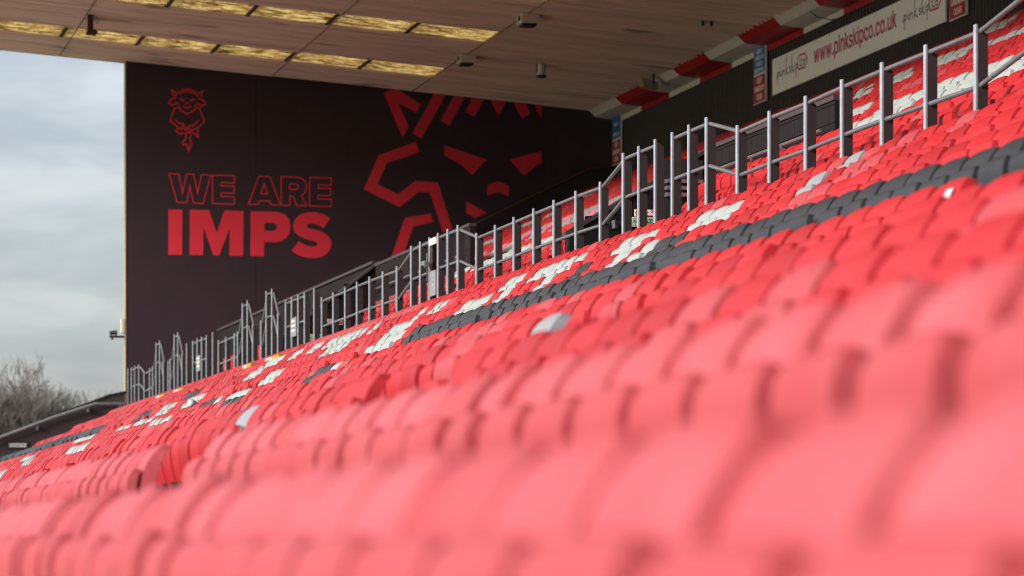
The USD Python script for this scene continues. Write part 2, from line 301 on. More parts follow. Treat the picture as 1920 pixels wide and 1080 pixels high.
# small crest
co = (300, 150, 7.71)
strokes = [[(200, 235), (165, 145), (232, 184)], [(275, 148), (222, 238)], [(335, 122), (285, 212)], [(378, 118), (333, 195)], [(393, 140), (393, 185)], [(408, 118), (450, 195)], [(450, 125), (502, 212)], [(505, 155), (556, 242)],
           [(590, 240), (620, 160), (558, 192)], [(228, 258), (155, 280), (125, 338), (188, 368), (225, 335), (262, 338), (297, 437), (393, 493), (495, 442), (525, 347), (565, 350), (598, 378), (658, 352), (638, 300), (560, 268)],
           [(372, 348), (377, 332), (393, 327), (410, 334), (412, 348)], [(332, 375), (393, 410), (455, 380)], [(258, 400), (210, 407), (147, 588), (305, 720)], [(527, 403), (573, 415), (642, 602), (550, 690), (430, 740), (380, 770)],
           [(222, 572), (270, 625), (333, 630), (370, 730), (410, 665), (470, 668), (560, 580)], [(300, 670), (328, 720)], [(400, 725), (440, 695)], [(262, 690), (232, 735), (272, 778), (480, 756), (548, 828), (546, 692)],
           [(375, 785), (378, 845), (328, 895), (340, 940), (385, 925), (415, 1022), (460, 915), (430, 860), (447, 785)]]
crest = [LineString([wpt(a, b, *co) for a, b in s]).buffer(.020, join_style=2, cap_style=2) for s in strokes]
crest += [wpoly(q, *co) for q in ([(283, 258), (365, 285), (340, 312), (290, 284)], [(500, 262), (418, 285), (445, 313), (497, 287)])]
obj('crest_print', prism(unary_union(crest), PF, .004), M['print'], ew)
# stair handrail fixed to the end wall
hr = [(430, 628), (672, 529), (892, 420), (1015, 360), (1110, 315.5), (1148, 315)]
pts = [(on_y(a, b, WALLY - .12)[0], WALLY - .12, on_y(a, b, WALLY - .12)[1]) for a, b in hr]
t = thing('wall_handrail', 'dark metal handrail climbing along the black end wall towards the back', 'handrail')
obj('rail', tube(pts, .03), M['rust'], t)
for i in (1, 2, 3):
    x, y, z = pts[i]; obj('bracket', cat_([bx(x - .02, x + .02, y, WALLY - .003, z - .12, z - .09), bx(x - .02, x + .02, y - .02, y + .02, z - .12, z)]), M['rust'], t)

# low end wall running down towards the pitch
lw = thing('low_end_wall', 'low dark wall sloping down past the left end of the seats', 'wall')
top = [on_y(a, b, WALLY) for a, b in ((236, 735), (205, 741), (100, 781), (0, 820))]
gx = (top[2][1] - top[3][1]) / (top[2][0] - top[3][0])
top.append((-2.0, top[3][1] - gx * (top[3][0] + 2.0)))
lp = Polygon([(XL - .04, GROUND)] + [(min(x, XL - .04), z) for x, z in top] + [(-2.0, GROUND)])
obj('wall', prism(lp, ((0, WALLY, 0), (1, 0, 0), (0, 0, 1), (0, 1, 0)), .25), M['wall'], lw)
cp = LineString(top).buffer(.03, cap_style=2)
obj('coping', prism(cp, ((0, WALLY - .02, 0), (1, 0, 0), (0, 0, 1), (0, 1, 0)), .29), M['ink'], lw)
rl = [(-60, 844), (0, 820.5), (100, 783), (180, 757), (236, 757)]
pts = [(on_y(a, b, WALLY - .1)[0], WALLY - .1, on_y(a, b, WALLY - .1)[1]) for a, b in rl]
t = thing('low_wall_handrail', 'pale grey tube handrail fixed along the low sloping wall', 'handrail')
obj('rail', tube(pts, .045), M['rail'], t)
for px, py in ((70, 795), (165, 762), (225, 757)):
    x, z = on_y(px, py, WALLY - .1); obj('bracket', bx(x - .03, x + .03, WALLY - .12, WALLY - .003, z - .16, z - .04), M['rail'], t)
t = thing('notice_board', 'small black notice with two lines of white lettering on the low wall', 'notice')
a, b = on_y(12, 828, WALLY), on_y(54, 842, WALLY)
obj('board', bx(a[0], b[0], WALLY - .025, WALLY - .004, b[1], a[1]), M['ink'], t)
for txt, py in (('PLEASE REFRAIN FROM', 834.2), ('USING BAD LANGUAGE', 838.2)):
    x, z = on_y(33, py, WALLY); obj('lettering', text_on(txt, .045, ((x, WALLY - .025, z), (1, 0, 0), (0, 0, 1), (0, -1, 0)), .003, True, width=.46), M['sign_white'], t)
# camera on a bracket at the free edge of the end wall
t = thing('security_camera', 'small security camera on a bracket at the left edge of the black wall', 'camera')
z0 = on_y(220, 631, WALLY)[1]; xa = on_y(206, 631, WALLY)[0]
obj('arm', bx(xa, XL - .04, WALLY + .06, WALLY + .14, z0 - .03, z0 + .03), M['iron'], t)
obj('camera_body', cyl((xa + .11, WALLY + .1, z0 + .11), (1, -.3, .12), .06, .2), M['iron'], t)
obj('mount', cat_([bx(xa + .05, xa + .1, WALLY + .08, WALLY + .12, z0 - .09, z0 - .03), bx(xa + .16, xa + .2, WALLY + .08, WALLY + .12, z0 + .03, z0 + .08)]), M['iron'], t)
t = thing('junction_box', 'narrow grey box fixed to the outer edge of the black wall', 'box')
za, zb = on_y(232, 597, WALLY)[1], on_y(232, 625, WALLY)[1]
obj('casing', bx(XL - .13, XL - .04, WALLY + .03, WALLY + .2, zb, za), M['fitting'], t)
obj('cover', bx(XL - .12, XL - .05, WALLY + .018, WALLY + .03, zb + .02, za - .02), M['fitting'], t)

# ------------------------------------------------------------------ back wall: ribbed black cladding
XW = 24.1
def ribbed(y0, y1, pitch, depth, place):
    """trapezoid ribs along one axis; place(s, off, e) -> point, e = 0 or 1 end"""
    prof = []; s = y0
    while s < y1 - 1e-6:
        for fr, o in ((0, 0), (.5, 0), (.6, depth), (.9, depth)):
            if s + fr * pitch < y1: prof.append((s + fr * pitch, o))
        s += pitch
    prof.append((y1, 0)); n = len(prof)
    v = np.array([place(s, o, e) for e in (0, 1) for s, o in prof])
    f = np.array([[i, i + 1, n + i + 1, n + i] for i in range(n - 1)])
    return trimesh.Trimesh(v, np.vstack([f[:, [0, 1, 2]], f[:, [0, 2, 3]]]), process=False)
bw = thing('back_wall', 'black ribbed metal cladding wall behind the top row of seats', 'wall')
obj('backing', bx(XW + .05, XW + .25, -12, WALLY + .02, tread(23), 12.05), M['wall'], bw)
y = -12.0
while y < WALLY - .1:
    y1 = min(y + 6.0, WALLY + .01)
    obj('cladding_sheet', ribbed(y, y1, .2, .035, lambda s, o, e: (XW - o, s, (tread(23), 12.0)[e])), M['clad'], bw)
    y = y1
# red and white boxed fascia under the roof
fas = thing('fascia', 'boxed fascia in red and white blocks along the top of the back wall', 'fascia')
FX0, FX1 = 23.28, 23.5
fp = [(FX0, roof_z(FX0) - .01), (FX1, 11.93)] + [(FX1 + (XW - .04 - FX1) * q, 11.93 - .05 * math.sin(q * math.pi * .5)) for q in (.25, .5, .75, 1)] + [(XW - .045, 11.74)]
y, i = WALLY + .01, 0
while y > 20:
    L = 2.85
    v = np.array([(x, yy, z) for yy in (y, y - L + .002) for x, z in fp]); n = len(fp)
    f = np.array([[i_, i_ + 1, n + i_ + 1, n + i_] for i_ in range(n - 1)])
    seg = trimesh.Trimesh(v, np.vstack([f[:, [0, 1, 2]], f[:, [0, 2, 3]]]), process=False)
    obj('fascia_block', seg, M['white_paint'] if i % 2 == 0 else M['red_paint'], fas)
    y -= L; i += 1
# ------------------------------------------------------------------ roof
roof = thing('roof', 'stand roof of brownish ribbed sheets with stained rooflight strips', 'roof')
XR = [0.2, 2.15, 8.4, 14.2, 18.15, 23.35]  # unseen front edge pulled back so sky light reaches the nearest rows
LIGHTS = [(85.4, 87.1), (79.0, 80.7)] + [(79.0 - 6.4 * j, 80.7 - 6.4 * j) for j in range(1, 14)]
def roof_sheet(x0, x1, y0, y1, pitch=.305, depth=.055, lift=0.0):
    return ribbed(y0, y1, pitch, depth, lambda s, o, e: ((x0, x1)[e], s, roof_z((x0, x1)[e]) + lift - o))
edges = sorted({-12.0, WALLY + .25} | {q for l in LIGHTS for q in l if q > -12})
for j in range(len(XR) - 1):
    for a, b in zip(edges[:-1], edges[1:]):
        islight = any(abs(a - l[0]) < 1e-6 for l in LIGHTS)
        if islight and XR[j] >= 2 and XR[j + 1] <= 18.2: continue
        obj('roof_sheet', roof_sheet(XR[j], XR[j + 1] + .06, a, b, lift=.012 * (j % 2)), M['roof'], roof)
for a, b in LIGHTS:
    if b < 60: continue
    xs = np.linspace(2.15, 18.15, 9)
    for x0, x1 in zip(xs[:-1], xs[1:]):
        obj('rooflight', roof_sheet(x0 - .01, x1 + (.1 if x1 > 18 else 0), a - .04, b + .04, pitch=.17, depth=.03, lift=.02), M['rooflight'], roof)
    for x0 in xs[1:-1]:
        obj('purlin', bx(x0 - .05, x0 + .05, a - .02, b + .02, roof_z(x0) - .03, roof_z(x0) + .2), M['rust'], roof)
for a, b in LIGHTS:
    if b >= 60: continue
    obj('roof_sheet', roof_sheet(2.15, 18.15, a, b), M['roof'], roof)
for x in XR[1:-1]:
    for a, b in ((60.0, 66.5), (66.5, 73.0), (73.0, 79.0), (79.0, 85.4), (85.4, WALLY + .1)):
        obj('lap_strip', bx(x - .012, x + .012, a, b - .01, roof_z(x) - .068, roof_z(x) - .05), M['lap'], roof)
obj('verge_trim', prism(Polygon([(.2, roof_z(.2) + .18), (23.3, roof_z(23.3) + .18), (23.3, roof_z(23.3) - .06), (.2, roof_z(.2) - .06)]), ((0, WALLY + .26, 0), (1, 0, 0), (0, 0, 1), (0, 1, 0)), .02), M['roof'], roof)
obj('front_trim', bx(.1, .2, -12, WALLY + .28, roof_z(.2) - .15, roof_z(.2) + .3), M['white_paint'], roof)
# things fixed to the roof
def roof_box(px, py, sx, sy, h, label):
    X, Y, Z = on_roof(px, py)
    t = thing('roof_lamp', label, 'lamp', (X, Y, roof_z(X)))
    b = cat_([bx(-sx / 2, sx / 2, -sy / 2, sy / 2, -h, -.06)])
    obj('housing', b, M['fitting'], t); obj('diffuser', bx(-sx / 2 + .05, sx / 2 - .05, -sy / 2 + .05, sy / 2 - .05, -h - .05, -h), M['iron'], t)
    obj('stem', bx(-.05, .05, -.05, .05, -.06, .05), M['iron'], t)
    obj('latch', bx(-sx / 2 - .012, -sx / 2, -.1, .1, -h * .7, -h * .3), M['iron'], t)
roof_box(990, 24, .42, .55, .28, 'cream box lamp under the roof, the higher and larger of two')
roof_box(874, 100, .40, .50, .27, 'cream box lamp under the roof, left of the round spotlight')
X, Y, Z = on_roof(1015, 118)
t = thing('spotlight', 'small white round spotlight hanging under the roof above the seats', 'spotlight', (X, Y, roof_z(X)))
c = trimesh.creation.cylinder(radius=.11, height=.3, sections=18); c.apply_translation([0, 0, -.19]); obj('housing', c, M['fitting'], t)
c = trimesh.creation.annulus(.08, .135, .06, sections=18); c.apply_translation([0, 0, -.35]); obj('bezel', c, M['iron'], t)
obj('yoke', bx(-.13, -.11, -.03, .03, -.25, .02), M['iron'], t)
X, Y, Z = on_roof(1217, 138)
t = thing('loudspeaker', 'cream loudspeaker with blue stripe hung by the red and white fascia', 'speaker', (X, Y, roof_z(X)))
obj('cabinet', prism(Polygon([(-.24, -.12), (.2, -.24), (.22, -.42), (-.2, -.36)]), ((0, -.17, 0), (1, 0, 0), (0, 0, 1), (0, 1, 0)), .34), M['cream'], t)
obj('stripe', prism(Polygon([(-.1, -.215), (.17, -.28), (.17, -.33), (-.1, -.27)]), ((0, -.171, 0), (1, 0, 0), (0, 0, 1), (0, -1, 0)), .004), M['bluep'], t)
obj('bracket', bx(.05, .1, -.19, -.175, -.3, .02), M['iron'], t)
for px, py, lb in ((1318, 37, 'short steel bracket stub under the roof, left one of a pair'), (1334, 38, 'short steel bracket stub under the roof, right one of a pair')):
    X, Y, Z = on_roof(px, py)
    t = thing('roof_bracket', lb, 'bracket', (X, Y, roof_z(X)))
    obj('plate', bx(-.08, .08, -.06, .06, -.03, .01), M['fitting'], t); obj('stub', bx(-.03, .03, -.03, .03, -.14, -.03), M['iron'], t)
X, Y, Z = on_roof(171, 26)
t = thing('hanging_bracket', 'rusty iron bracket with a loop of cable hanging from the roof', 'bracket', (X, Y, roof_z(X)))
obj('post', cat_([bx(-.07, .05, -.06, .06, -.45, .02), bx(-.09, -.07, -.09, .09, -.45, .02)]), M['rust'], t)
obj('foot', cat_([bx(-.12, .1, -.12, .12, -.53, -.45), cyl((.08, 0, -.47), (0, 1, 0), .07, .2)]), M['rust'], t)
obj('cable', tube([(.05, -.05, -.03), (.13, -.08, -.1), (.17, -.09, -.22), (.15, -.09, -.27), (.11, -.08, -.22), (.07, -.06, -.08)], .008, 5), M['iron'], t)
X, Y, Z = on_roof(1552, 0)
t = thing('hanging_cable', 'thin black cable hanging in a loop below the fascia', 'cable')
obj('cable', tube([(23.45, 70.6, 11.9), (23.5, 70.3, 11.72), (23.7, 69.9, 11.6), (24.0, 69.6, 11.62), (24.05, 69.3, 11.75)], .012, 5), M['iron'], t)

# ------------------------------------------------------------------ signs on the back wall (they face -x; reading direction is -y)
def bframe(y, z, off=.05): return ((XW - .035 - off, y, z), (0, -1, 0), (0, 0, 1), (-1, 0, 0))
SX = XW - .04
ya, yb = on_x(1451, 182, SX)[0], on_x(1776, 39, SX)[0]
t = thing('advertising_board', 'long white advertising board with magenta web address on the black wall', 'board')
obj('board', bx(SX - .04, SX - .002, yb, ya, 10.60, 11.46), M['sign_white'], t)
BF = SX - .04
def blet(txt, p0, p1, z, h, m, bold=False, name='lettering', par=t):
    a, b = on_x(p0, 100, BF)[0], on_x(p1, 100, BF)[0]
    return obj(name, text_on(txt, h, ((BF, a, z), (0, -1, 0), (0, 0, 1), (-1, 0, 0)), .004, bold, width=a - b, align=0), m, par)
blet('www.pinkskipco.co.uk', 1526, 1681, 10.94, .37, M['magenta'], True)
# hand-written logo: pen strokes
def script_logo(p0, p1, par):
    a, b = on_x(p0, 100, BF)[0], on_x(p1, 100, BF)[0]; W = a - b
    S = [[(.00, .30), (.02, .62), (.03, .20), (.02, -.05)], [(.03, .55), (.07, .62), (.09, .48), (.06, .38), (.03, .40)], [(.12, .60), (.13, .36), (.15, .34)], [(.125, .70), (.13, .71)],
         [(.17, .60), (.178, .34), (.185, .50), (.22, .61), (.245, .55), (.25, .34)], [(.31, 1.2), (.295, .74), (.30, .30)], [(.30, .48), (.355, .66)], [(.305, .48), (.38, .27)],
         [(.46, .60), (.43, .62), (.42, .53), (.455, .45), (.45, .34), (.41, .36)], [(.51, 1.2), (.49, .74), (.495, .30)], [(.495, .48), (.54, .64)], [(.50, .48), (.56, .28)], [(.585, .60), (.59, .36), (.605, .34)], [(.59, .71), (.595, .72)],
         [(.63, .62), (.64, .25), (.63, -.02)], [(.635, .56), (.675, .62), (.69, .5), (.67, .39), (.64, .40)]]
    g = [LineString([(u * W, (v - .4) * .46) for u, v in s]).buffer(.013) for s in S]
    obj('script_lettering', prism(unary_union(g), ((BF, a, 11.0), (0, -1, 0), (0, 0, 1), (-1, 0, 0)), .004), M['ink'], par)
    pent = Polygon([(.72, .30), (.68, .68), (.74, .98), (.92, .98), (1.0, .62), (.92, .28)])
    ring = Polygon([(u * W, (v - .4) * .46) for u, v in pent.exterior.coords]).exterior.buffer(.022)
    obj('pink_outline', prism(ring, ((BF, a, 11.0), (0, -1, 0), (0, 0, 1), (-1, 0, 0)), .004), M['magenta'], par)
    co_ = [[(.83, .72), (.80, .76), (.765, .66), (.77, .47), (.80, .40), (.83, .46)], [(.88, .66), (.855, .6), (.86, .47), (.885, .42), (.91, .5), (.905, .62), (.88, .66), (.94, .68)]]
    obj('script_lettering', prism(unary_union([LineString([(u * W, (v - .4) * .46) for u, v in s]).buffer(.014) for s in co_]), ((BF, a, 11.0), (0, -1, 0), (0, 0, 1), (-1, 0, 0)), .004), M['ink'], par)
script_logo(1457, 1514, t); script_logo(1694, 1765, t)
for yy in np.linspace(yb + .1, ya - .1, 12):
    for z in (10.64, 11.42): obj('screw', cyl((BF - .003, yy, z), (1, 0, 0), .012, .008, 6), M['ink'], t)
def gang_sign(yc, lines, lab1, lab2, wid=.93):
    y0, y1 = yc + wid / 2, yc - wid / 2
    t = thing('block_sign', lab1, 'sign')
    obj('board', bx(SX - .075, SX - .03, y1, y0, 11.25, 11.94), M['sign_white'], t)
    obj('blue_face', bx(SX - .079, SX - .075, y1 + .02, y0 - .02, 11.27, 11.92), M['sign_blue'], t)
    for q, (txt, w) in enumerate(lines):
        z = 11.92 - .65 * (q + 1) / (len(lines) + .35) - .02
        obj('lettering', text_on(txt, .095, ((SX - .079, yc, z), (0, -1, 0), (0, 0, 1), (-1, 0, 0)), .003, True, width=w), M['sign_white'], t)
    t = thing('gangway_sign', lab2, 'sign')
    obj('board', bx(SX - .075, SX - .03, y1, y0 + .01, 10.545, 11.235), M['sign_white'], t)
    obj('red_face', bx(SX - .079, SX - .075, y1 + .02, y0 - .01, 10.565, 11.215), M['sign_red'], t)
    for q, (txt, w) in enumerate((('KEEP', .36), ('GANGWAYS', .76), ('CLEAR', .44))):
        obj('lettering', text_on(txt, .13, ((SX - .079, yc, 11.03 - .2 * q), (0, -1, 0), (0, 0, 1), (-1, 0, 0)), .003, True, width=w), M['sign_white'], t)
gang_sign(89.5, [('BLOCK 1', .42), ('SEATS 1-28 ▸'.replace(' ▸', ' >'), .62)], 'blue seat block sign in the far corner beside the end wall', 'dark red sign KEEP GANGWAYS CLEAR in the far corner')
gang_sign(76.1, [('BLOCK 1', .44), ('< SEATS 1-28', .74), ('BLOCK 2', .44), ('SEATS 29-56 >', .78)], 'blue sign with four lines of lettering left of the long white board', 'red sign KEEP GANGWAYS CLEAR left of the long white board')
gang_sign(62.75, [('BLOCK 2', .44), ('< SEATS 29-56', .74), ('BLOCK 3', .44)][:1], 'blue block sign above the frame, right of the long white board', 'red sign KEEP GANGWAYS CLEAR right of the long white board')

# ------------------------------------------------------------------ gangway walls of dark painted blocks
def block_wall(parent, a, b, z0, fz, axis, fixed, out, bw_=.44, bh=.215):
    """courses of blocks with recessed joints; axis 'y' wall along y at x = fixed, axis 'x' along x at y = fixed"""
    ms = []; r = 0; z = z0
    while True:
        s = a + (-.22 if r % 2 else 0); any_ = False
        while s < b:
            s0, s1 = max(s, a) + .004, min(s + bw_, b) - .004
            ztop = min(z + bh - .008, fz((s0 + s1) / 2))
            if s1 - s0 > .03 and ztop - z > .02:
                any_ = True
                ms.append(bx(fixed - .02, fixed, s0, s1, z, ztop) if axis == 'y' else bx(s0, s1, fixed - .02, fixed, z, ztop))
            s += bw_
        z += bh; r += 1
        if not any_ or r > 40: break
    return ms
def gang_wall(y0, y1, zc, lab, blocks=True):
    t = thing('gangway_wall', lab, 'wall')
    sz = lambda x: 4.05 + (zc - 4.05) * min(1, max(0, (x - 10.6) / (XB - 10.6)))
    obj('core', cat_([bx(XB, XB + .07, y0, y1, 2.0, zc - .06), prism(Polygon([(10.6, 2.0), (XB, 2.0), (XB, zc - .05), (10.6, 4.0)]), ((0, y1, 0), (1, 0, 0), (0, 0, 1), (0, 1, 0)), .2)]), M['block'], t)
    bl = block_wall(t, y0, y1, 2.56, lambda s: zc - .06, 'y', XB, None) + block_wall(t, 10.6, XB - .02, 2.56, lambda s: sz(s) - .06, 'x', y1, None)
    if len(bl) <= 300:
        for m in bl: obj('block', m, M['block'], t)
    else:
        for m in bl[:299]: obj('block', m, M['block'], t)
        tag(obj('blocks', cat_(bl[299:]), M['block'], t), kind='stuff')
    obj('coping', bx(XB - .04, XB + .09, y0, y1 + .2, zc - .055, zc), M['wall'], t)
    obj('coping', prism(Polygon([(10.55, 3.97), (XB - .052, zc - .075), (XB - .052, zc - .02), (10.55, 4.03)]), ((0, y1 - .04, 0), (1, 0, 0), (0, 0, 1), (0, 1, 0)), .28), M['wall'], t)
    return t
g1 = gang_wall(36.95, 42.0, 5.24, 'dark painted block wall behind the railing of the nearer gangway')
g2 = gang_wall(57.0, 66.0, 5.6, 'dark painted block wall behind the railing of the middle gangway')
t = thing('parapet_wall', 'plain dark parapet wall behind the far railings beside the end wall', 'wall')
obj('wall', bx(XB, XB + .2, 66.22, 88.9, 2.0, 5.62), M['block'], t); obj('coping', bx(XB - .05, XB + .25, 66.22, 88.9, 5.625, 5.68), M['wall'], t)
for q, (y0, y1, za, lab) in enumerate(((57.5, 66, 4.75, 'thin pale handrail on the middle gangway wall, lower of two'), (57.5, 66, 5.05, 'thin pale handrail on the middle gangway wall, upper of two'), (37.2, 41.5, 4.85, 'thin pale handrail on the nearer gangway wall'))):
    t = thing('gangway_handrail', lab, 'handrail')
    obj('rail', tube([(XB - .12, y0, za), (XB - .12, y1, za)], .02), M['rail'], t)
    for yy in np.linspace(y0 + .3, y1 - .3, 4): obj('bracket', bx(XB - .12, XB - .021, yy - .015, yy + .015, za - .05, za - .02), M['rail'], t)
# door and signs in the nearer gangway
t = thing('exit_door', 'dark doorway with pale steps behind the nearer gangway railing', 'door')
dx = on_y(1281, 300, 41.9)[0]
obj('leaf', bx(dx - .28, dx + .28, 41.93, 41.975, 3.2, 5.02), M['ink'], t)
for q in range(3): obj('step', bx(dx - .25, dx + .25, 41.8, 41.92, 4.52 + .09 * q, 4.57 + .09 * q), M['rail'], t)
def side_sign(name, lab, p0, p1, Y, face, texts, border=M['sign_cream']):
    a, b = on_y(*p0, Y), on_y(*p1, Y)
    t = thing(name, lab, 'sign')
    obj('board', bx(a[0], b[0], Y - .02, Y - .004, b[1], a[1]), border, t)
    obj('face', bx(a[0] + .015, b[0] - .015, Y - .024, Y - .02, b[1] + .015, a[1] - .015), face, t)
    for txt, u, v, h, w, m in texts:
        obj('lettering', text_on(txt, h, ((a[0] + (b[0] - a[0]) * u, Y - .024, b[1] + (a[1] - b[1]) * v), (1, 0, 0), (0, 0, 1), (0, -1, 0)), .003, True, width=w), m, t)
    return t, a, b
Y1 = 41.975
t, a, b = side_sign('fire_exit_sign', 'green fire exit sign with cream lettering behind the nearer railing', (1183, 407), (1228, 426), Y1, M['sign_green'],
    [('Fire', .22, .56, .045, .11, M['sign_cream']), ('exit', .22, .14, .045, .10, M['sign_cream']), ('>', .9, .3, .06, .04, M['sign_cream'])])
u0 = a[0] + (b[0] - a[0]) * .66; v0 = (a[1] + b[1]) / 2
man = [cyl((u0 + .01, Y1 - .026, v0 + .04), (0, 1, 0), .012, .004, 10), prism(LineString([(u0, v0 + .02), (u0 - .012, v0 - .015), (u0 + .02, v0 - .035), (u0 + .01, v0 - .06)]).buffer(.007), ((0, Y1 - .024, 0), (1, 0, 0), (0, 0, 1), (0, -1, 0)), .003), prism(LineString([(u0 - .035, v0 - .045), (u0 - .012, v0 - .02), (u0, v0 + .022), (u0 + .03, v0 + .01)]).buffer(.006), ((0, Y1 - .024, 0), (1, 0, 0), (0, 0, 1), (0, -1, 0)), .003)]
obj('running_figure', cat_(man), M['sign_cream'], t)
side_sign('no_smoking_sign', 'pink and red sign saying No smoking above the fire exit sign', (1205, 392.5), (1228, 406), Y1, M['pink'], [('No', .5, .56, .035, .06, M['sign_white']), ('smoking', .5, .14, .035, .13, M['sign_white'])], M['pink'])
t, a, b = side_sign('prohibition_sign', 'small white sign with a red ring left of the No smoking sign', (1189, 392.5), (1203, 406), Y1, M['sign_white'], [])
rg = trimesh.creation.annulus(.03, .042, .004, sections=20); rg.apply_transform(trimesh.transformations.rotation_matrix(math.pi / 2, (1, 0, 0))); rg.apply_translation(((a[0] + b[0]) / 2, Y1 - .027, (a[1] + b[1]) / 2)); obj('red_ring', rg, M['sign_red'], t)
obj('red_bar', prism(LineString([(-.022, .022), (.022, -.022)]).buffer(.006), (((a[0] + b[0]) / 2, Y1 - .024, (a[1] + b[1]) / 2), (1, 0, 0), (0, 0, 1), (0, -1, 0)), .003), M['sign_red'], t)
t = thing('wall_lamp', 'small black lamp on the side wall of the nearer gangway', 'lamp')
x, z = on_y(1154, 420, Y1); obj('bracket', bx(x - .09, x + .07, Y1 - .05, Y1 - .003, z - .02, z + .03), M['iron'], t); obj('lamp_head', cyl((x - .03, Y1 - .1, z - .03), (0, .4, 1), .05, .12), M['iron'], t)
Y2 = 65.97
side_sign('fire_exit_sign', 'small green fire exit sign behind the far railing posts', (577.5, 627), (602, 640), Y2, M['sign_green'], [('Fire', .25, .56, .05, .12, M['sign_cream']), ('exit', .25, .14, .05, .11, M['sign_cream']), ('>', .8, .3, .07, .06, M['sign_cream'])])
side_sign('prohibition_sign', 'small pale sign with red print on the middle gangway wall', (613, 598), (624, 605), Y2, M['sign_white'], [('NO', .5, .25, .05, .08, M['sign_red'])])
side_sign('warning_sign', 'small orange red sign on the middle gangway wall', (634, 601), (642, 609), Y2, M['red_a'], [('STOP', .5, .3, .03, .08, M['sign_white'])][:0])

# ------------------------------------------------------------------ steel railings
TREAD10 = tread(10)
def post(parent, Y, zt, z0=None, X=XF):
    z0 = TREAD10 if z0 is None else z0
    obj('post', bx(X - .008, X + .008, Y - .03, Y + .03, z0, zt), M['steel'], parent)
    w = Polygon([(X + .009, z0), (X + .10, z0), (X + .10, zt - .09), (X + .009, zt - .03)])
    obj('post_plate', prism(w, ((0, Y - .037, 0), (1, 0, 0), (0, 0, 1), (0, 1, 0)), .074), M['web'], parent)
def railing(label, posts, link=None, gaps=(), first_plain=False, X=XF, mid=.46, r=.0225):
    t = thing('railing', label, 'railing')
    P = [(on_x(a, b, X)) for a, b in posts]
    for Y, z in P: post(t, Y, z, X=X)
    Q = P + ([on_x(*link, X)] if link else [])
    for i in range(len(Q) - 1):
        if i in gaps: continue
        (ya, za), (yb, zb) = Q[i], Q[i + 1]
        rr = r
        e = 0.0
        obj('top_rail', tube([(X + .035, ya - e, za - .065), (X + .035, yb + e, zb - .065)], rr, 10), M['rail'], t)
        obj('mid_rail', tube([(X + .035, ya - e, za - .065 - mid), (X + .035, yb + e, zb - .065 - mid)], rr, 10), M['rail'], t)
    return t, P
railing('long steel railing with square posts at the right above the seats', [(1382, 235), (1442, 208), (1510, 180), (1578, 149), (1653, 117), (1735, 84), (1829, 46), (1938, -42)])
railing('taller steel railing right of the gate gap at the nearer gangway', [(1260, 248), (1291, 234), (1324, 220)], (1382, 235))
railing('taller steel railing left of the gate gap at the nearer gangway', [(1168, 287), (1197, 274), (1228, 261)])
railing('steel railing between the grey gate and the nearer gangway', [(893, 437), (928, 422), (963, 407), (1000, 391), (1038, 375), (1079, 358), (1125, 341)], (1168, 287))
rg_, PD = railing('tall steel railing holding the narrow gate of the middle gangway', [(770.7, 461), (787.5, 453), (805, 445), (821, 437), (839, 429.5), (858, 422)], (893, 437), gaps=(2,))
railing('steel railing in front of the dark wall of the middle gangway', [(588.7, 541), (603, 557.5), (624.5, 548), (646.7, 539), (669, 528.5), (692.5, 519), (717.5, 509), (743.7, 499.5)], (770.7, 461), gaps=(0,))
_, PG = railing('steel gate railing with a small notice left of the middle gangway', [(535.5, 562.5), (546.7, 557), (558.7, 552.5), (570.7, 548)])
railing('tall stair railing with a yellow block, nearest of the far stair railings', [(489, 601), (499, 545.7), (509.6, 541.4), (520.8, 588.5)])
railing('far steel railing ending in a tall stair pair with yellow block', [(398.6, 623), (409.4, 638), (423.5, 631.6), (439.4, 624.5), (445.3, 620.9), (454.6, 568.5), (463.6, 562.8), (473.8, 607.8)], gaps=(0,))
_, PI_ = railing('far gate railing with small pale notice beside a lone post', [(349.8, 643.9), (361.4, 638.8), (369.5, 634.3), (377.9, 631.6), (386.8, 628)], gaps=(0,))
railing('far tall stair railing with yellow block left of the lone post', [(315, 676), (319, 672.4), (326.7, 626.6), (333.3, 623), (341, 663)])
railing('farthest steel railing beside the end wall', [(239.6, 691), (246.3, 688.7), (252.4, 685.6), (260, 683), (270, 695.8), (280.3, 690.3), (286, 686.6), (292.5, 641.8), (299.2, 638.8), (306, 676.5)], gaps=(0,))
# narrow gate with a plate
(ya, za), (yb, zb) = PD[2], PD[3]
t = thing('gate', 'narrow pale grey gate leaf with latch and notice plate in the railing', 'gate')
obj('top_bar', bx(XF - .02, XF + .02, yb + .055, ya - .055, za - .14, za - .04), M['fitting'], t)
obj('stile', bx(XF - .02, XF + .02, ya - .14, ya - .056, za - .9, za - .142), M['rail'], t)
obj('plate', bx(XF - .025, XF - .005, yb + .06, ya - .15, za - .92, za - .54), M['notice'], t)
for q in range(4): obj('lettering', bx(XF - .028, XF - .025, yb + .25, ya - .4, za - .62 - .07 * q, za - .60 - .07 * q), M['fitting'], t)
obj('latch', cat_([bx(XF - .09, XF - .03, ya - .06, ya + .25, za - .42, za - .36), cyl((XF - .07, ya - .12, za - .43), (0, 1, 0), .045, .1, 10)]), M['rail'], t)
obj('chain', tube([(XF - .05, ya - .1, za - .25), (XF - .06, ya - .11, za - .4), (XF - .05, ya - .1, za - .68)], .014, 5), M['iron'], t)
for P, lb in ((PG, 'small grey notice fixed between the posts of the nearer far gate railing'), (PI_, 'small pale notice on the farther gate railing')):
    Y, z = P[-3]; Yn, zn = P[-2]
    t = thing('notice', lb, 'notice')
    obj('plate', bx(XF - .03, XF - .015, Yn + .06, Y - .06, z - .78, z - .42), M['notice'], t)
    for q in range(3): obj('lettering', bx(XF - .034, XF - .03, Yn + .15, Y - .15, z - .5 - .09 * q, z - .47 - .09 * q), M['fitting'], t)
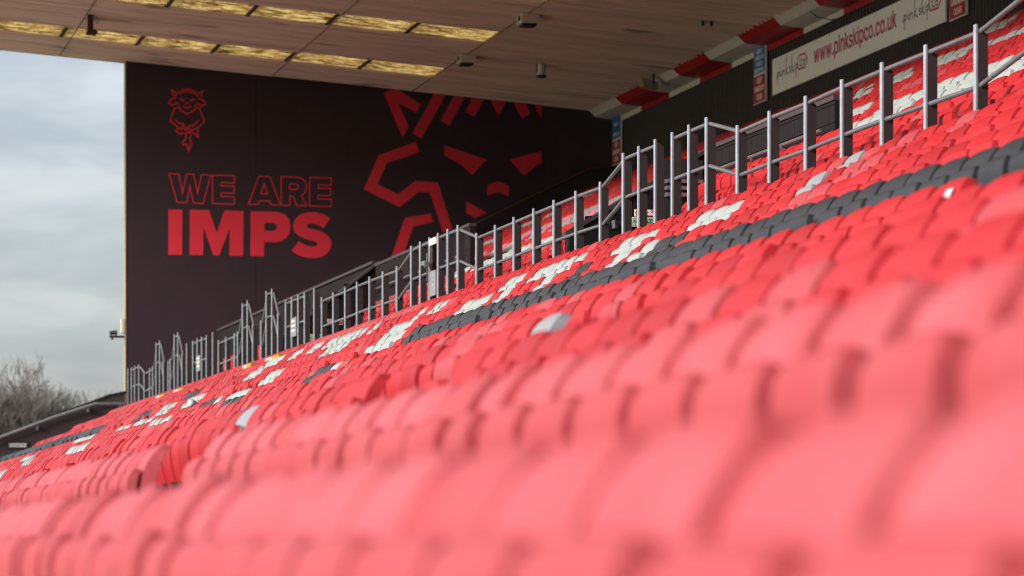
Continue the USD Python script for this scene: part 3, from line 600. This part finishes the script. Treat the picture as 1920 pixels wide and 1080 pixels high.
for (p0, p1, py0, py1, lb) in ((455, 470, 684, 696, 'yellow and grey concrete step block below the tall stair railing, second from right'), (497, 523, 667, 678, 'yellow and grey concrete step block at the nearest tall stair railing'), (325, 343, 729, 736, 'yellow and grey concrete step block at the third stair railing'), (292, 308, 741, 747, 'yellow and grey concrete step block at the farthest stair railing')):
    X = XF - 1.0
    a, b = on_x(p0, py0, X), on_x(p1, py0, X)
    t = thing('step_block', lb, 'step')
    obj('block', bx(X, X + .3, b[0], a[0], TREAD10, b[1] + .03), M['stone'], t)
    obj('yellow_face', bx(X - .003, X + .303, b[0] - .004, b[0] + .45 * (a[0] - b[0]), b[1] - .12, b[1] + .034), M['yellow'], t)

# ------------------------------------------------------------------ seats
def shell(prof, hw, depth, taper=.08, top=.09, dish=.03, nu=8, nv=9, top_drop=.03):
    """moulded shell: front grid + back grid; prof = (x, z) points of the front face from bottom to top"""
    prof = np.array(prof, float); s = np.r_[0, np.cumsum(np.linalg.norm(np.diff(prof, axis=0), axis=1))]; s /= s[-1]
    vv = 1 - (1 - np.linspace(0, 1, nv)) ** 1.6; px = np.interp(vv, s, prof[:, 0]); pz = np.interp(vv, s, prof[:, 1])
    k = np.array([.25, .5, .25]); 
    for _ in range(2):
        px[1:-1] = np.convolve(px, k, 'valid'); pz[1:-1] = np.convolve(pz, k, 'valid')
    front, back = [], []
    for i, v in enumerate(vv):
        q = min(1, max(0, (pz[i] - (pz.max() - top)) / top)); w = hw - taper * (1 - math.sqrt(max(0, 1 - q * q)))
        q2 = max(0, (.18 - v) / .18); w *= 1 - .08 * q2 ** 2
        for u in np.linspace(-1, 1, nu):
            x = px[i] - dish * abs(u) ** 2.2 + .006; z = pz[i] - top_drop * q * abs(u) ** 3
            e = max(0, (abs(u) - .8) / .2)
            front.append((x + .004 * e, u * w, z))
            back.append((x + depth * (1 - .25 * q), u * (w + .004), z - .012 * q))
    V = np.array(front + back); n = nu * nv; Fc = []
    for i in range(nv - 1):
        for j in range(nu - 1):
            a, b, c, d = i * nu + j, i * nu + j + 1, (i + 1) * nu + j + 1, (i + 1) * nu + j
            Fc += [(a, c, b), (a, d, c), (n + a, n + b, n + c), (n + a, n + c, n + d)]
    def rim(ids):
        for a, b in zip(ids[:-1], ids[1:]): Fc.extend([(a, b, n + b), (a, n + b, n + a)])
    rim([j for j in range(nu)]); rim([i * nu + nu - 1 for i in range(nv)]); rim([(nv - 1) * nu + j for j in range(nu)][::-1]); rim([i * nu for i in range(nv)][::-1])
    m = trimesh.Trimesh(V, np.array(Fc), process=False); m.fix_normals()
    fc = np.array(m.faces); kind = np.where((fc < n).all(1), 0, np.where((fc >= n).all(1), 1, 2))
    return cat_([trimesh.Trimesh(*(lambda u, i: (V[u], i.reshape(-1, 3)))(*np.unique(fc[kind == q].ravel(), return_inverse=True)), process=False) for q in (0, 1, 2)])
back_m = shell([(-.125, .36), (-.140, .48), (-.140, .59), (-.125, .67), (-.098, .73), (-.060, .778), (-.030, .80)], .206, .072, taper=.075, top=.085, dish=.016, nu=10, nv=16, top_drop=.008)
pan_m = shell([(-.145, .33), (-.182, .42), (-.205, .52), (-.213, .60), (-.203, .65), (-.178, .682), (-.160, .688)], .198, .05, taper=.05, top=.06, dish=.006, nv=14, top_drop=.006)
def rot_pan(deg):
    m = pan_m.copy(); m.apply_translation([.13, 0, -.36]); m.apply_transform(trimesh.transformations.rotation_matrix(math.radians(-deg), (0, 1, 0))); m.apply_translation([-.13, 0, .36]); return m
frame_m = cat_([bx(-.13, -.085, -.228, .228, .335, .375), bx(-.085, -.04, -.215, -.19, .05, .40), bx(-.085, .10, -.215, -.19, .05, .09), bx(-.20, -.10, .19, .212, .31, .40), bx(-.20, -.10, -.212, -.19, .31, .40)])
sticker_m = trimesh.Trimesh(*(lambda v, f: (v, f))(np.array([(-.136, -.02, .665), (-.138, -.12, .665), (-.104, -.12, .74), (-.102, -.02, .74)]), np.array([(0, 1, 2), (0, 2, 3)])), process=False)
label_m = cyl((-.097, -.03, .70), (-1, 0, .55), .016, .008, 12)
KINDS = {}
def seat_kind(name, material, pan_deg=0.0, sticker=False, pan_mat=None):
    c = stage.CreateClassPrim(f'/World/{name}_kind'); c.SetTypeName('Xform'); par = c.GetPrim() if hasattr(c, 'GetPrim') else c
    obj('backrest', back_m, material, par, smooth=True); obj('seat_pan', rot_pan(pan_deg), pan_mat or material, par, smooth=True); obj('frame', frame_m, M['iron'], par)
    if sticker == 1: obj('sticker', sticker_m, M['paper'], par)
    if sticker == 2: obj('number_label', label_m, M['notice'], par)
    KINDS[name] = par
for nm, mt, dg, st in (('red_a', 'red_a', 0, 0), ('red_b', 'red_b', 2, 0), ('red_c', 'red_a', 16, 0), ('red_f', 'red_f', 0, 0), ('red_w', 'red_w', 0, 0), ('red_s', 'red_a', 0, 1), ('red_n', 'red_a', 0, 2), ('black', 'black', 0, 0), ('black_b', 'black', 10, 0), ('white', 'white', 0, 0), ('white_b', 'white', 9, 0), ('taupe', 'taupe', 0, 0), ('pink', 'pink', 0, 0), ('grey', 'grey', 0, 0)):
    seat_kind(f'{nm}_seat', M[mt], dg, st, M['red_f'] if nm == 'red_w' else None)  # brightened backs get a deeper red pan, a light-to-dark step in colour

W = 0.46
def project(X, Y, Z):
    d = CT * Y + ST * X; return VX + F * X / (CT * d), VY - F * Z / d, d
SPANS = {  # photo columns in which a row shows seats of another colour
    7: [('black', -50, 207), ('black', 782, 2100), ('white', 365, 396), ('white', 316, 342), ('black', 272, 292), ('white', 722, 768), ('white', 508, 546)],
    8: [('black', 1082, 1132), ('black', 1243, 1292), ('black', 358, 382), ('white', 1176, 1240), ('white', 1036, 1100), ('white', 960, 1000), ('white', 876, 930), ('white', 733, 780), ('white', 470, 498), ('white', 620, 664)],
    9: [('white', 1328, 1400), ('white', 1170, 1258), ('white', 1040, 1104), ('white', 962, 1026), ('white', 800, 856), ('white', 594, 720), ('white', 512, 580), ('grey', 1535, 1560), ('grey', 1455, 1478)],
    10: [('red_f', 585, 805), ('grey', 1600, 1640)],
    6: [('white', 630, 658), ('white', 432, 476), ('white', 398, 422), ('white', 228, 254), ('white', 264, 300), ('white', 148, 182), ('black', 604, 632), ('black', 388, 412)],
    5: [('white', 293, 329), ('black', 432, 472), ('white', 50, 75), ('black', 578, 604)],
    4: [('white', 140, 178), ('white', 52, 72), ('grey', 1040, 1075)], 3: [('grey', 474, 496), ('white', -10, 22)], 2: [('grey', 430, 446)],
    13: [('white', 1600, 1740), ('white', 1755, 1960), ('white', 860, 890), ('white', 900, 1000), ('white', 1015, 1060)], 14: [('white', 1680, 1735), ('white', 1756, 1960), ('white', 930, 980)],
    15: [('taupe', 860, 1200), ('taupe', 1330, 1380), ('white', 1610, 1640)], 16: [('taupe', 985, 1200)],
    18: [('white', 1605, 1640), ('white', 1672, 1728), ('white', 1758, 1830), ('white', 905, 940), ('white', 1850, 1960)], 19: [('white', 1610, 1640), ('white', 1680, 1730), ('white', 1765, 1830), ('white', 975, 1010), ('white', 1025, 1050)],
    21: [('white', 1840, 1900), ('white', 1100, 1125)], 22: [('white', 1860, 1910)]}
AISLES = [(13.4, 14.75)]
rng = random.Random(11)
seats = []
for k in range(1, 24):
    X = DX * k; ph = rng.random() * W
    y = max(.55, 1.55 * X) + ph; y1 = 89.0
    while y < y1 - .3:
        ok = not any(a - .23 < y < b + .23 for a, b in AISLES) if k <= 10 else True
        if 11 <= k <= 12 and any(a - .3 < y < b + .3 for a, b in HOLES): ok = False
        if k >= 11 and y > 87.6: ok = False
        if ok:
            px, py, d = project(X, y, seat_z(k))
            col = 'red'
            for c_, a, b in SPANS.get(k, ()):
                if a <= px <= b: col = c_
            if col == 'white' and k in (8, 9) and rng.random() < .15: col = 'red'
            if col == 'taupe':
                q = rng.random(); col = 'taupe' if q < .72 else ('pink' if q < .85 else 'red')
            r_ = rng.random()
            if col == 'red': var = ('red_w' if r_ < .82 else 'red_f') if k <= 2 else 'red_a' if r_ < .52 else 'red_b' if r_ < .78 else 'red_c' if r_ < .87 else 'red_n' if r_ < .895 else 'red_f'  # two nearest rows take paler reds in place of brighter light
            elif col in ('black', 'white'): var = col if r_ < .8 else col + '_b'
            else: var = col
            fam = 'red' if col.startswith('red') else col
            seats.append(dict(k=k, X=X, Y=y, Z=tread(k), px=px, py=py, d=d, fam=fam, var=var, rot=rng.gauss(0, 1.3), sz=1 + rng.gauss(0, .006)))
        y += W
# one seat with a white sticker near the right edge, row 6
c6 = [s for s in seats if s['k'] == 6 and s['fam'] == 'red']
st = min(c6, key=lambda s: abs(s['px'] - 1858)); st['var'] = 'red_s'; st['label'] = 'red seat with a white paper sticker near the right edge below the black row'
ORD = ['zeroth', 'first', 'second', 'third', 'fourth', 'fifth', 'sixth', 'seventh', 'eighth', 'ninth', 'tenth', 'eleventh', 'twelfth', 'thirteenth', 'fourteenth', 'fifteenth', 'sixteenth', 'seventeenth', 'eighteenth', 'nineteenth', 'twentieth', 'twenty-first', 'twenty-second', 'twenty-third', 'twenty-fourth']
def inframe(s): return -10 < s['px'] < 1935 and -30 < s['py'] < 1200
reds = sorted([s for s in seats if s['fam'] == 'red' and inframe(s)], key=lambda s: s['d'])
single = {id(s) for s in reds[:300]} | {id(s) for s in seats if s['fam'] != 'red' and inframe(s)}
rowname = lambda k: 'the blurred nearest row' if k == 1 else 'the blurred second row' if k == 2 else f'the {ORD[k]} row from the front' if k <= 9 else 'the row along the steel railing' if k == 10 else f'the {ORD[k - 10]} row above the railing'
COLW = {'red': 'red plastic', 'black': 'black plastic', 'white': 'white plastic', 'taupe': 'taupe covered', 'pink': 'pink covered', 'grey': 'pale grey'}
cnt = {}
def nth(n): return ORD[n] if n <= 24 else f"{n}{'th' if 10 < n % 100 < 14 else {1: 'st', 2: 'nd', 3: 'rd'}.get(n % 10, 'th')}"
rest = []
for s in sorted(seats, key=lambda s: (s['k'], s['Y'])):
    if id(s) not in single: rest.append(s); continue
    fam = s['fam']; k = s['k']
    p = UsdGeom.Xform.Define(stage, numbered('/World', f'{fam}_seat'))
    p.AddTranslateOp().Set(Gf.Vec3d(s['X'], s['Y'], s['Z'])); p.AddRotateZOp().Set(s['rot']); p.AddScaleOp().Set(Gf.Vec3f(1, 1, s['sz']))
    p.GetPrim().GetReferences().AddInternalReference(KINDS[s['var'] + '_seat'].GetPath()); p.GetPrim().SetInstanceable(True)
    adj = 'sun-faded ' if s['var'] == 'red_f' else 'brightened ' if s['var'] == 'red_w' else ''
    n = cnt.get((fam, k), 0) + 1; cnt[(fam, k)] = n
    side = '' if k <= 2 else ' towards the left' if s['px'] < 640 else ' in mid picture' if s['px'] < 1280 else ' towards the right'
    short = 'blurred nearest row' if k == 1 else 'blurred second row' if k == 2 else f'{ORD[k]} row from front' if k < 10 else 'top row below railing'
    lab = s.get('label') or (f'{adj}{COLW[fam].replace(" plastic", "")} tip-up seat, {nth(n)} {fam} one from right in {short}' if k <= 10 else f'{adj}{COLW[fam]} tip-up seat in {rowname(k)}{side}')
    tag(p.GetPrim(), lab, 'seat', None if 'label' in s else (f'{adj}{COLW[fam]} seats in {rowname(k)}{side}'))
protos = sorted({s['var'] for s in rest})
pi = UsdGeom.PointInstancer.Define(stage, '/World/red_seats')
for v in protos:
    x = UsdGeom.Xform.Define(stage, f'/World/red_seats/kinds/{v}_seat')
    x.GetPrim().GetReferences().AddInternalReference(KINDS[v + '_seat'].GetPath())
pi.CreatePrototypesRel().SetTargets([Sdf.Path(f'/World/red_seats/kinds/{v}_seat') for v in protos])
pi.CreateProtoIndicesAttr([protos.index(s['var']) for s in rest])
pi.CreatePositionsAttr(Vt.Vec3fArray([Gf.Vec3f(s['X'], s['Y'], s['Z']) for s in rest]))
pi.CreateOrientationsAttr(Vt.QuathArray([Gf.Quath(math.cos(math.radians(s['rot']) / 2), 0, 0, math.sin(math.radians(s['rot']) / 2)) for s in rest]))
tag(pi.GetPrim(), 'mass of red tip-up seats filling the farther and upper rows', 'seats', kind='stuff')

# litter
def crumple(r, seed):
    m = trimesh.creation.icosphere(2, r); n = meshkit.noise(m.vertices * 18 + seed, seed); m.vertices *= (0.6 + .7 * n)[:, None]; return m
for k, px, lb, sc in ((6, 360, 'crumpled white and blue plastic bag lying on the seats at left', .06),):
    X = DX * k - .05; Yq = on_x(px, 0, X)[0]
    t = thing('litter_bag', lb, 'litter', (X, Yq, seat_z(k) + .02))
    obj('bag', crumple(sc, k), M['paper'], t, smooth=True)

# ------------------------------------------------------------------ bare trees beyond the low wall
def bare_tree(label, px, Y, top_py, seed, spread, n0=7):
    r = random.Random(seed); X = on_y(px, 700, Y)[0]; H = on_y(px, top_py, Y)[1] - GROUND
    t = thing('bare_tree', label, 'tree', (X, Y, GROUND), group=None)
    br, tw, segs = [], [], []
    def grow(p, d, L, rad, depth):
        q = p + d * L; segs.append((p, q, rad, rad * .68, depth))
        if depth == 0: return
        for _ in range(3 if depth > 2 else r.choice((3, 4))):
            a = np.array([r.gauss(0, 1), r.gauss(0, 1), r.gauss(0, .6)]); a -= d * a.dot(d); a /= np.linalg.norm(a) + 1e-9
            e = d * math.cos(.46) + a * math.sin(.46) * r.uniform(.6, 1.5); e[2] += .17; e /= np.linalg.norm(e)
            st_ = p + d * L * r.uniform(.55, 1.0)
            grow(st_, e, L * r.uniform(.66, .84), rad * .6, depth - 1)
    base = np.array([0., 0, 0])
    for i in range(n0):
        a = i / n0 * 6.283 + r.random(); s = spread * r.uniform(.1, .55)
        d = np.array([math.cos(a) * s, math.sin(a) * s, 1.0]); d /= np.linalg.norm(d)
        grow(np.array([0, 0, H * r.uniform(.12, .22)]), d, H * r.uniform(.2, .27), H * .012, 6)
    zt = float(np.percentile([s[1][2] for s in segs if s[4] == 0], 99)); f = H / zt
    def stick(lst, p, q, r0, r1, n=3):
        p, q = p * f, q * f; t_ = (q - p) / (np.linalg.norm(q - p) + 1e-9); a = np.cross(t_, (0.3, .5, .8)); a /= np.linalg.norm(a); b = np.cross(t_, a)
        ring = [(math.cos(k * 2 * math.pi / n), math.sin(k * 2 * math.pi / n)) for k in range(n)]
        v = [p + (a * c + b * s) * r0 for c, s in ring] + [q + (a * c + b * s) * r1 for c, s in ring]
        fc = [x for k in range(n) for x in ((k, (k + 1) % n, n + (k + 1) % n), (k, n + (k + 1) % n, n + k))]
        lst.append((v, fc))
    def join(lst):
        V = np.array([v for s in lst for v in s[0]]); off = 0; Fc = []
        for v, fc in lst: Fc += [(a + off, b + off, c + off) for a, b, c in fc]; off += len(v)
        return trimesh.Trimesh(V, np.array(Fc), process=False)
    stick(br, np.zeros(3), np.array([0, 0, H * .2 / f]), H * .024, H * .02, 8)
    for p, q, r0, r1, dp in segs:
        if dp >= 4: stick(br, p, q, r0, r1, 5)
        else: stick(tw, p, q, max(r0, .011), max(r1, .007), 3)
    obj('trunk', join(br), M['bark'], t); obj('crown', join(tw), M['twig'], t)
bare_tree('large bare winter tree beyond the low wall at the left edge', 20, 150, 668, 3, .95, 5)
bare_tree('smaller bare winter tree right of the large one', 116, 165, 738, 5, .62, 5)
bare_tree('low bare tree between the large and the smaller one', 68, 158, 728, 9, .9, 4)
hr_ = random.Random(4); lv = []
for i in range(2600):
    px = hr_.uniform(-60, 120); Y = hr_.uniform(160, 166); X = on_y(px, 800, Y)[0]; ht = 6.4 + 2.2 * meshkit.noise(np.array([X * .35, Y * .2, 0.])) - max(0, (px - 60)) * .035
    z = GROUND + hr_.uniform(.2, 1) ** .6 * ht; s = hr_.uniform(.12, .3); n_ = np.array([hr_.gauss(0, 1) for _ in range(3)]); n_ /= np.linalg.norm(n_); a = np.cross(n_, (.2, .3, .9)); a /= np.linalg.norm(a); b = np.cross(n_, a); c = np.array([X, Y, z])
    lv.append((c - a * s, c + b * s * .6, c + a * s, c - b * s * .6))
V = np.array([q for l in lv for q in l]); Fq = np.arange(len(V)).reshape(-1, 4)
tag(obj('hedge', (V, Fq), M['ivy']), 'dull green mass of shrubs below the bare trees', 'shrubs', kind='stuff')
